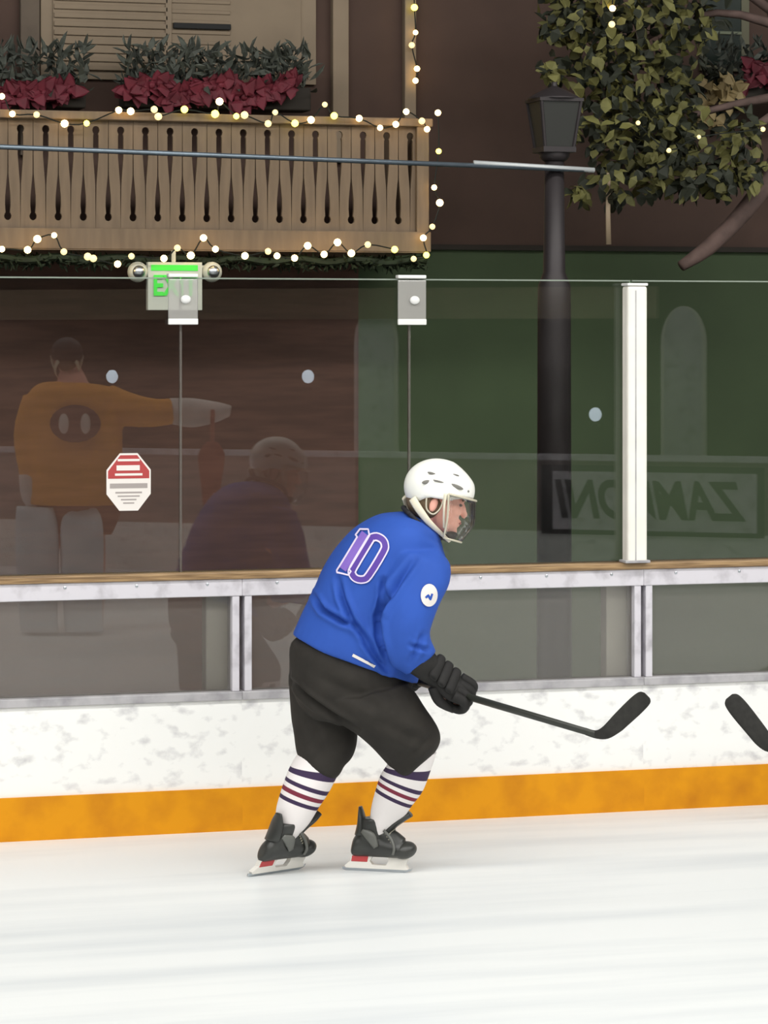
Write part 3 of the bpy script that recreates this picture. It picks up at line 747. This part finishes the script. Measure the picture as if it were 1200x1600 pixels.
def skater(Z, mir, rootw, rz, jersey, label, sticklab, number=True):
    P_ = Pose(Z, 540, rootw, rz, mir); p = P_.p
    root = thing('person', label, 'person', rootw, rz)
    S = Matrix.Diagonal((P_.sx, 1, 1, 1))
    RR = lambda L, Rr, dep, y=0: ring(P_, L, Rr, dep, y)
    # ---- head frame
    hc = p(683.5, 781, -.015)
    Mh = Matrix.Translation(hc) @ S @ Matrix.Rotation(math.radians(14), 4, 'Z') @ Matrix.Rotation(math.radians(10), 4, 'Y')
    # ---- hands and stick geometry
    lh = p(634, 1053, .26); rh = p(719, 1085, -.12)
    wl = p(622, 1015, .25); wr = p(668, 1042, -.17)
    heel = p(946, 1152, -.80); toe = p(1013, 1087, -.82)
    if mir: heel = p(1148, 1258, -.30); toe = p(1222, 1166, -.30)
    sd = (heel-rh).normalized()
    lh = rh-sd*.34
    wl = lh+V((-.06*P_.sx, -.0, .10))
    butt = lh-sd*.10
    back_r = V((.35*P_.sx, -.75, .55)); back_l = V((.3*P_.sx, .6, .6))
    # ---- body (one surface, mostly under the clothing)
    bm = bmesh.new()
    head(P_, Mh, root, bm, None)
    loft(bm, [(p(640, 838, 0), p(668, 838, 0)-p(640, 838, 0), V((0, .065, 0))), (p(662, 818, 0), V((.05, 0, 0)), V((0, .055, 0))), (p(680, 800, -.01), V((.05, 0, 0)), V((0, .05, 0)))], 18, 3)
    loft(bm, [RR((500, 1005), (600, 1050), .12), RR((525, 940), (625, 985), .13), RR((560, 870), (660, 910), .15), RR((605, 822), (668, 858), .13), RR((640, 818), (668, 836), .06)], 22, 3)
    tube(bm, [p(640, 860, -.14), p(635, 920, -.18), p(628, 985, -.2), wr], [.06, .05, .042, .03], 12, sub=3)
    tube(bm, [p(618, 840, .14), p(625, 900, .2), (p(640, 980, .3)), wl], [.06, .05, .042, .03], 12, sub=3)
    hand_bm(bm, wr, rh, sd, back_r); hand_bm(bm, wl, lh, sd, back_l)
    tube(bm, [p(548, 1040, -.05), p(600, 1105, -.06), p(650, 1155, -.02), p(632, 1215, .03), p(603, 1285, .1), p(592, 1318, .112)], [.07, .075, .065, .055, .03, .026], 14, sub=3)
    tube(bm, [p(515, 1040, .06), p(508, 1110, .07), p(510, 1175, .05), p(480, 1230, .04), p(452, 1290, .045), p(444, 1316, .045)], [.07, .075, .065, .055, .032, .024], 14, sub=3)
    tube(bm, [p(588, 1322, .11), p(618, 1330, .10)], [.022, .018], 10); tube(bm, [p(442, 1318, .045), p(452, 1330, .07)], [.022, .018], 10)
    body = obj('body', remesh(bm, .0045, 4), M['skin'], root, True)
    hel = build_head_gear(Mh, root, M['helmet'], body)
    # ---- jersey
    bm = bmesh.new()
    loft(bm, [RR((456, 992), (652, 1068), .185), RR((462, 978), (655, 1052), .19), RR((478, 945), (655, 1012), .19), RR((492, 915), (662, 970), .19), RR((507, 885), (672, 935), .195), RR((528, 852), (688, 905), .21), RR((556, 822), (696, 872), .215), RR((590, 804), (692, 845), .19), RR((622, 799), (682, 828), .13), RR((640, 800), (672, 818), .09)], 36, 4)
    loft(bm, [(p(650, 858, -.11), p(688, 850, 0)-p(650, 850, 0), V((0, .085, 0)))] +
         [RR(a, b, d, y) for a, b, d, y in (((614, 858), (703, 882), .1, -.15), ((602, 900), (702, 912), .1, -.18), ((594, 945), (686, 945), .095, -.2), ((590, 975), (674, 980), .09, -.21), ((594, 1010), (672, 992), .085, -.205), ((612, 1040), (676, 1006), .075, -.19), ((635, 1056), (682, 1018), .062, -.175))], 28, 4)
    loft(bm, [RR((600, 835), (680, 850), .09, .15), RR((600, 890), (682, 900), .09, .22), RR((600, 955), (675, 960), .09, .29), RR((605, 1000), (660, 1010), .08, .3)], 24, 4)
    jm = remesh(bm, .0062, 7)
    cloth_noise(jm, .006, 7)
    crease(jm, [
        ([(648, 870), (622, 905), (600, 940), (590, 962), (592, 990), (600, 1020), (608, 1045)], .012, .026),
        ([(490, 935), (505, 955), (530, 968), (556, 978)], .009, .026),
        ([(528, 905), (535, 935), (548, 965), (570, 995), (590, 1025), (605, 1048)], .010, .024),
        ([(600, 905), (598, 935), (592, 960)], .011, .022),
        ([(565, 1000), (582, 1022), (600, 1044)], .008, .018),
        ([(640, 1002), (652, 1006), (668, 1012)], .008, .012),
        ([(660, 985), (655, 1000), (640, 1030)], .010, .010),
        ([(668, 835), (690, 850), (700, 872)], .012, .006)], P_)
    jo = obj('jersey', jm, jersey, root, True)
    bm = bmesh.new(); tube(bm, [p(640, 803, -.11), p(660, 822, -.1), p(682, 838, -.05), p(690, 838, .03), p(672, 812, .1), p(645, 797, .1), p(630, 793, 0), p(640, 803, -.11)], .009, 8, sub=4)
    obj('collar', bm, M['collar'], jo, True)
    if number:
        q = lambda a, b: (lambda w_: V((w_.x, 0, w_.z)))(p(a, b, -.18))
        zero = [(581, 841), (589, 839), (598, 843), (602, 851), (599, 862), (577, 898), (568, 905), (557, 904), (551, 897), (553, 887)]
        zero = [q(*a) for a in zero]; zero = [v for v in spline(zero+[zero[0]], 3)][:-1]
        bm = ribbon(zero, -.0115, .0115, True, 2); n_ = obj('number', decal(jm, bm, .003), M['num_p'], jo, label='purple and white number 10')
        obj('outline', decal(jm, ribbon(zero, .0105, .0165, True, 2), .0036), M['num_w'], n_)
        obj('outline', decal(jm, ribbon(zero, -.0155, -.0105, True, 2), .0036), M['num_w'], n_)
        c1 = [q(571, 835), q(553, 863), q(536, 891)]
        obj('digit', decal(jm, ribbon(c1, -.014, .014, False, 10), .0032), M['num_l'], n_)
        o1 = [q(*a) for a in ((527, 893), (559, 841), (556, 839), (563, 830), (576, 829), (578, 838), (546, 890), (549, 893), (545, 899), (527, 896))]
        obj('outline', decal(jm, ribbon(o1, -.003, .003, True, 4), .0038), M['num_w'], n_)
        # sleeve badge
        bm = bmesh.new(); c = p(670, 929, -.25)
        bmesh.ops.create_circle(bm, cap_ends=True, cap_tris=True, segments=24, radius=1)
        bmesh.ops.subdivide_edges(bm, edges=bm.edges[:], cuts=3)
        for v in bm.verts: v.co = (c.x+v.co.x*.031, 0, c.z+v.co.y*.042)
        bd_ = obj('badge', decal(jm, bm, .003), M['stick_w'], jo, label='round white sleeve badge')
        obj('badge_mark', decal(jm, ribbon([q(664, 930), q(668, 926), q(671, 933), q(674, 924)], -.004, .004, False, 6), .004), jersey, bd_)
        obj('hem_logo', decal(jm, ribbon([q(551, 1023), q(568, 1032), q(586, 1041)], -.006, .005, False, 8), .003), M['stick_w'], jo, label='small white hem mark')
    # ---- pants
    bm = bmesh.new()
    loft(bm, [RR((478, 985), (630, 1040), .15), RR((454, 1005), (640, 1066), .17), RR((453, 1045), (640, 1090), .165), RR((462, 1090), (610, 1120), .14), RR((480, 1118), (570, 1130), .1)], 30, 4)
    loft(bm, [RR((636, 1066), (500, 1098), .11, -.07), RR((652, 1086), (520, 1118), .115, -.08), RR((668, 1110), (552, 1142), .115, -.07), RR((683, 1134), (578, 1163), .11, -.05), RR((688, 1155), (596, 1182), .105, -.03), RR((679, 1176), (609, 1196), .1, -.01), RR((662, 1192), (616, 1206), .09, 0), RR((650, 1204), (624, 1214), .06, .0)], 28, 4)
    loft(bm, [RR((452, 1030), (555, 1075), .11, .07), RR((453, 1075), (558, 1110), .115, .08), RR((455, 1120), (559, 1142), .11, .075), RR((459, 1152), (556, 1166), .105, .06), RR((464, 1178), (549, 1184), .1, .05), RR((472, 1194), (538, 1196), .09, .04), RR((486, 1206), (532, 1208), .07, .03), RR((500, 1216), (524, 1217), .04, .03)], 28, 4)
    pm = remesh(bm, .0065, 5); cloth_noise(pm, .006, 9)
    crease(pm, [([(456, 1072), (480, 1092), (510, 1112), (556, 1138)], .010, .022), ([(500, 1060), (560, 1085), (600, 1110)], .02, .007), ([(600, 1130), (640, 1150), (670, 1160)], .02, .006), ([(475, 1120), (490, 1150), (500, 1190)], .018, .007), ([(640, 1180), (655, 1172), (676, 1150)], .012, .006)], P_)
    obj('pants', pm, M['black'], root, True, label='black hockey pants')
    # ---- socks
    def sf(t):
        for a, b, m_ in ((1.15, 1.55, 1), (2.0, 2.22, 1), (2.42, 2.66, 2), (2.84, 3.06, 1)):
            if a <= t < b: return m_
        return 0
    sm = [M['sockw'], M['navy'], M['maroon']]
    bm = loft(bmesh.new(), [RR((614, 1178), (682, 1176), .085, 0), RR((604, 1196), (675, 1198), .085, .01), RR((595, 1210), (661, 1235), .08, .03), RR((587, 1234), (643, 1260), .072, .055), RR((580, 1262), (628, 1282), .06, .09), RR((577, 1290), (612, 1302), .05, .115), RR((575, 1310), (606, 1318), .045, .12)], 30, 14, sf)
    obj('sock', bm, sm, root, True, label='white sock with navy and maroon stripes')
    bm = loft(bmesh.new(), [RR((466, 1176), (540, 1182), .085, .05), RR((455, 1194), (532, 1202), .085, .04), RR((447, 1212), (515, 1236), .08, .03), RR((437, 1242), (497, 1264), .07, .035), RR((431, 1268), (483, 1287), .06, .04), RR((433, 1292), (464, 1308), .048, .045), RR((430, 1306), (456, 1318), .036, .046)], 30, 14, sf)
    obj('sock', bm, sm, root, True, label='white sock with navy and maroon stripes')
    # ---- skates
    f0 = p(553, 1364, .125); f0.z = 0.0
    skate(root, Matrix.Translation(f0) @ S @ Matrix(((1, 0, .2, -.02), (0, 1, 0, 0), (0, 0, 1, 0), (0, 0, 0, 1))) @ Matrix.Rotation(math.radians(-14), 4, 'Z') @ Matrix.Diagonal((1, 1.1, 1, 1)))
    f1 = p(402, 1369, -.005); f1.z = 0.0
    skate(root, Matrix.Translation(f1) @ S @ Matrix(((1, 0, .38, -.02), (0, 1, 0, 0), (0, 0, 1, 0), (0, 0, 0, 1))) @ Matrix.Rotation(math.radians(40), 4, 'Z') @ Matrix.Rotation(math.radians(5), 4, 'X') @ Matrix.Diagonal((1, 1.12, 1, 1)))
    # ---- gloves and stick
    glove(root, wr, rh, sd, back_r, 1, M['stick_w'])
    glove(root, wl, lh, sd, back_l, 1)
    bu = (toe-heel).normalized(); 
    u = V((bu.z, 0, -bu.x)); u = u if u.z > 0 else -u
    stick(sticklab, butt, heel, toe, u, None, rz, rootw, blade_w=.045 if mir else .035)
    return root
ZS = FPX*CAMH/843.0
r0 = at(540, HOR, ZS); r0.z = 0
skater(ZS, False, r0, -TH, M['blue'], 'skater in a blue jersey numbered 10 and white helmet, leaning forward', 'black hockey stick held out by the blue jersey skater', True)
r1 = at(1714, HOR, 12.42); r1.z = 0
skater(ZS, True, r1, -TH, M['blue'], 'second skater beyond the right edge whose stick blade pokes in', 'black stick blade poking in at the right edge of the view', False)

# ================================================================== the near side of the rink, seen mirrored in the glass
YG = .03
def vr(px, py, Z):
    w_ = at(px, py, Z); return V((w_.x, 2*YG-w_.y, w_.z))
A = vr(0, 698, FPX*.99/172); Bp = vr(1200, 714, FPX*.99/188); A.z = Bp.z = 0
dv = (Bp-A).normalized(); nv = V((-dv.y, dv.x, 0))
if nv.dot(V((0, 0, 0))-A) < 0: nv = -nv
ang = math.atan2(dv.y, dv.x)
A0 = A-dv*6; Ln = (Bp-A0).length+6
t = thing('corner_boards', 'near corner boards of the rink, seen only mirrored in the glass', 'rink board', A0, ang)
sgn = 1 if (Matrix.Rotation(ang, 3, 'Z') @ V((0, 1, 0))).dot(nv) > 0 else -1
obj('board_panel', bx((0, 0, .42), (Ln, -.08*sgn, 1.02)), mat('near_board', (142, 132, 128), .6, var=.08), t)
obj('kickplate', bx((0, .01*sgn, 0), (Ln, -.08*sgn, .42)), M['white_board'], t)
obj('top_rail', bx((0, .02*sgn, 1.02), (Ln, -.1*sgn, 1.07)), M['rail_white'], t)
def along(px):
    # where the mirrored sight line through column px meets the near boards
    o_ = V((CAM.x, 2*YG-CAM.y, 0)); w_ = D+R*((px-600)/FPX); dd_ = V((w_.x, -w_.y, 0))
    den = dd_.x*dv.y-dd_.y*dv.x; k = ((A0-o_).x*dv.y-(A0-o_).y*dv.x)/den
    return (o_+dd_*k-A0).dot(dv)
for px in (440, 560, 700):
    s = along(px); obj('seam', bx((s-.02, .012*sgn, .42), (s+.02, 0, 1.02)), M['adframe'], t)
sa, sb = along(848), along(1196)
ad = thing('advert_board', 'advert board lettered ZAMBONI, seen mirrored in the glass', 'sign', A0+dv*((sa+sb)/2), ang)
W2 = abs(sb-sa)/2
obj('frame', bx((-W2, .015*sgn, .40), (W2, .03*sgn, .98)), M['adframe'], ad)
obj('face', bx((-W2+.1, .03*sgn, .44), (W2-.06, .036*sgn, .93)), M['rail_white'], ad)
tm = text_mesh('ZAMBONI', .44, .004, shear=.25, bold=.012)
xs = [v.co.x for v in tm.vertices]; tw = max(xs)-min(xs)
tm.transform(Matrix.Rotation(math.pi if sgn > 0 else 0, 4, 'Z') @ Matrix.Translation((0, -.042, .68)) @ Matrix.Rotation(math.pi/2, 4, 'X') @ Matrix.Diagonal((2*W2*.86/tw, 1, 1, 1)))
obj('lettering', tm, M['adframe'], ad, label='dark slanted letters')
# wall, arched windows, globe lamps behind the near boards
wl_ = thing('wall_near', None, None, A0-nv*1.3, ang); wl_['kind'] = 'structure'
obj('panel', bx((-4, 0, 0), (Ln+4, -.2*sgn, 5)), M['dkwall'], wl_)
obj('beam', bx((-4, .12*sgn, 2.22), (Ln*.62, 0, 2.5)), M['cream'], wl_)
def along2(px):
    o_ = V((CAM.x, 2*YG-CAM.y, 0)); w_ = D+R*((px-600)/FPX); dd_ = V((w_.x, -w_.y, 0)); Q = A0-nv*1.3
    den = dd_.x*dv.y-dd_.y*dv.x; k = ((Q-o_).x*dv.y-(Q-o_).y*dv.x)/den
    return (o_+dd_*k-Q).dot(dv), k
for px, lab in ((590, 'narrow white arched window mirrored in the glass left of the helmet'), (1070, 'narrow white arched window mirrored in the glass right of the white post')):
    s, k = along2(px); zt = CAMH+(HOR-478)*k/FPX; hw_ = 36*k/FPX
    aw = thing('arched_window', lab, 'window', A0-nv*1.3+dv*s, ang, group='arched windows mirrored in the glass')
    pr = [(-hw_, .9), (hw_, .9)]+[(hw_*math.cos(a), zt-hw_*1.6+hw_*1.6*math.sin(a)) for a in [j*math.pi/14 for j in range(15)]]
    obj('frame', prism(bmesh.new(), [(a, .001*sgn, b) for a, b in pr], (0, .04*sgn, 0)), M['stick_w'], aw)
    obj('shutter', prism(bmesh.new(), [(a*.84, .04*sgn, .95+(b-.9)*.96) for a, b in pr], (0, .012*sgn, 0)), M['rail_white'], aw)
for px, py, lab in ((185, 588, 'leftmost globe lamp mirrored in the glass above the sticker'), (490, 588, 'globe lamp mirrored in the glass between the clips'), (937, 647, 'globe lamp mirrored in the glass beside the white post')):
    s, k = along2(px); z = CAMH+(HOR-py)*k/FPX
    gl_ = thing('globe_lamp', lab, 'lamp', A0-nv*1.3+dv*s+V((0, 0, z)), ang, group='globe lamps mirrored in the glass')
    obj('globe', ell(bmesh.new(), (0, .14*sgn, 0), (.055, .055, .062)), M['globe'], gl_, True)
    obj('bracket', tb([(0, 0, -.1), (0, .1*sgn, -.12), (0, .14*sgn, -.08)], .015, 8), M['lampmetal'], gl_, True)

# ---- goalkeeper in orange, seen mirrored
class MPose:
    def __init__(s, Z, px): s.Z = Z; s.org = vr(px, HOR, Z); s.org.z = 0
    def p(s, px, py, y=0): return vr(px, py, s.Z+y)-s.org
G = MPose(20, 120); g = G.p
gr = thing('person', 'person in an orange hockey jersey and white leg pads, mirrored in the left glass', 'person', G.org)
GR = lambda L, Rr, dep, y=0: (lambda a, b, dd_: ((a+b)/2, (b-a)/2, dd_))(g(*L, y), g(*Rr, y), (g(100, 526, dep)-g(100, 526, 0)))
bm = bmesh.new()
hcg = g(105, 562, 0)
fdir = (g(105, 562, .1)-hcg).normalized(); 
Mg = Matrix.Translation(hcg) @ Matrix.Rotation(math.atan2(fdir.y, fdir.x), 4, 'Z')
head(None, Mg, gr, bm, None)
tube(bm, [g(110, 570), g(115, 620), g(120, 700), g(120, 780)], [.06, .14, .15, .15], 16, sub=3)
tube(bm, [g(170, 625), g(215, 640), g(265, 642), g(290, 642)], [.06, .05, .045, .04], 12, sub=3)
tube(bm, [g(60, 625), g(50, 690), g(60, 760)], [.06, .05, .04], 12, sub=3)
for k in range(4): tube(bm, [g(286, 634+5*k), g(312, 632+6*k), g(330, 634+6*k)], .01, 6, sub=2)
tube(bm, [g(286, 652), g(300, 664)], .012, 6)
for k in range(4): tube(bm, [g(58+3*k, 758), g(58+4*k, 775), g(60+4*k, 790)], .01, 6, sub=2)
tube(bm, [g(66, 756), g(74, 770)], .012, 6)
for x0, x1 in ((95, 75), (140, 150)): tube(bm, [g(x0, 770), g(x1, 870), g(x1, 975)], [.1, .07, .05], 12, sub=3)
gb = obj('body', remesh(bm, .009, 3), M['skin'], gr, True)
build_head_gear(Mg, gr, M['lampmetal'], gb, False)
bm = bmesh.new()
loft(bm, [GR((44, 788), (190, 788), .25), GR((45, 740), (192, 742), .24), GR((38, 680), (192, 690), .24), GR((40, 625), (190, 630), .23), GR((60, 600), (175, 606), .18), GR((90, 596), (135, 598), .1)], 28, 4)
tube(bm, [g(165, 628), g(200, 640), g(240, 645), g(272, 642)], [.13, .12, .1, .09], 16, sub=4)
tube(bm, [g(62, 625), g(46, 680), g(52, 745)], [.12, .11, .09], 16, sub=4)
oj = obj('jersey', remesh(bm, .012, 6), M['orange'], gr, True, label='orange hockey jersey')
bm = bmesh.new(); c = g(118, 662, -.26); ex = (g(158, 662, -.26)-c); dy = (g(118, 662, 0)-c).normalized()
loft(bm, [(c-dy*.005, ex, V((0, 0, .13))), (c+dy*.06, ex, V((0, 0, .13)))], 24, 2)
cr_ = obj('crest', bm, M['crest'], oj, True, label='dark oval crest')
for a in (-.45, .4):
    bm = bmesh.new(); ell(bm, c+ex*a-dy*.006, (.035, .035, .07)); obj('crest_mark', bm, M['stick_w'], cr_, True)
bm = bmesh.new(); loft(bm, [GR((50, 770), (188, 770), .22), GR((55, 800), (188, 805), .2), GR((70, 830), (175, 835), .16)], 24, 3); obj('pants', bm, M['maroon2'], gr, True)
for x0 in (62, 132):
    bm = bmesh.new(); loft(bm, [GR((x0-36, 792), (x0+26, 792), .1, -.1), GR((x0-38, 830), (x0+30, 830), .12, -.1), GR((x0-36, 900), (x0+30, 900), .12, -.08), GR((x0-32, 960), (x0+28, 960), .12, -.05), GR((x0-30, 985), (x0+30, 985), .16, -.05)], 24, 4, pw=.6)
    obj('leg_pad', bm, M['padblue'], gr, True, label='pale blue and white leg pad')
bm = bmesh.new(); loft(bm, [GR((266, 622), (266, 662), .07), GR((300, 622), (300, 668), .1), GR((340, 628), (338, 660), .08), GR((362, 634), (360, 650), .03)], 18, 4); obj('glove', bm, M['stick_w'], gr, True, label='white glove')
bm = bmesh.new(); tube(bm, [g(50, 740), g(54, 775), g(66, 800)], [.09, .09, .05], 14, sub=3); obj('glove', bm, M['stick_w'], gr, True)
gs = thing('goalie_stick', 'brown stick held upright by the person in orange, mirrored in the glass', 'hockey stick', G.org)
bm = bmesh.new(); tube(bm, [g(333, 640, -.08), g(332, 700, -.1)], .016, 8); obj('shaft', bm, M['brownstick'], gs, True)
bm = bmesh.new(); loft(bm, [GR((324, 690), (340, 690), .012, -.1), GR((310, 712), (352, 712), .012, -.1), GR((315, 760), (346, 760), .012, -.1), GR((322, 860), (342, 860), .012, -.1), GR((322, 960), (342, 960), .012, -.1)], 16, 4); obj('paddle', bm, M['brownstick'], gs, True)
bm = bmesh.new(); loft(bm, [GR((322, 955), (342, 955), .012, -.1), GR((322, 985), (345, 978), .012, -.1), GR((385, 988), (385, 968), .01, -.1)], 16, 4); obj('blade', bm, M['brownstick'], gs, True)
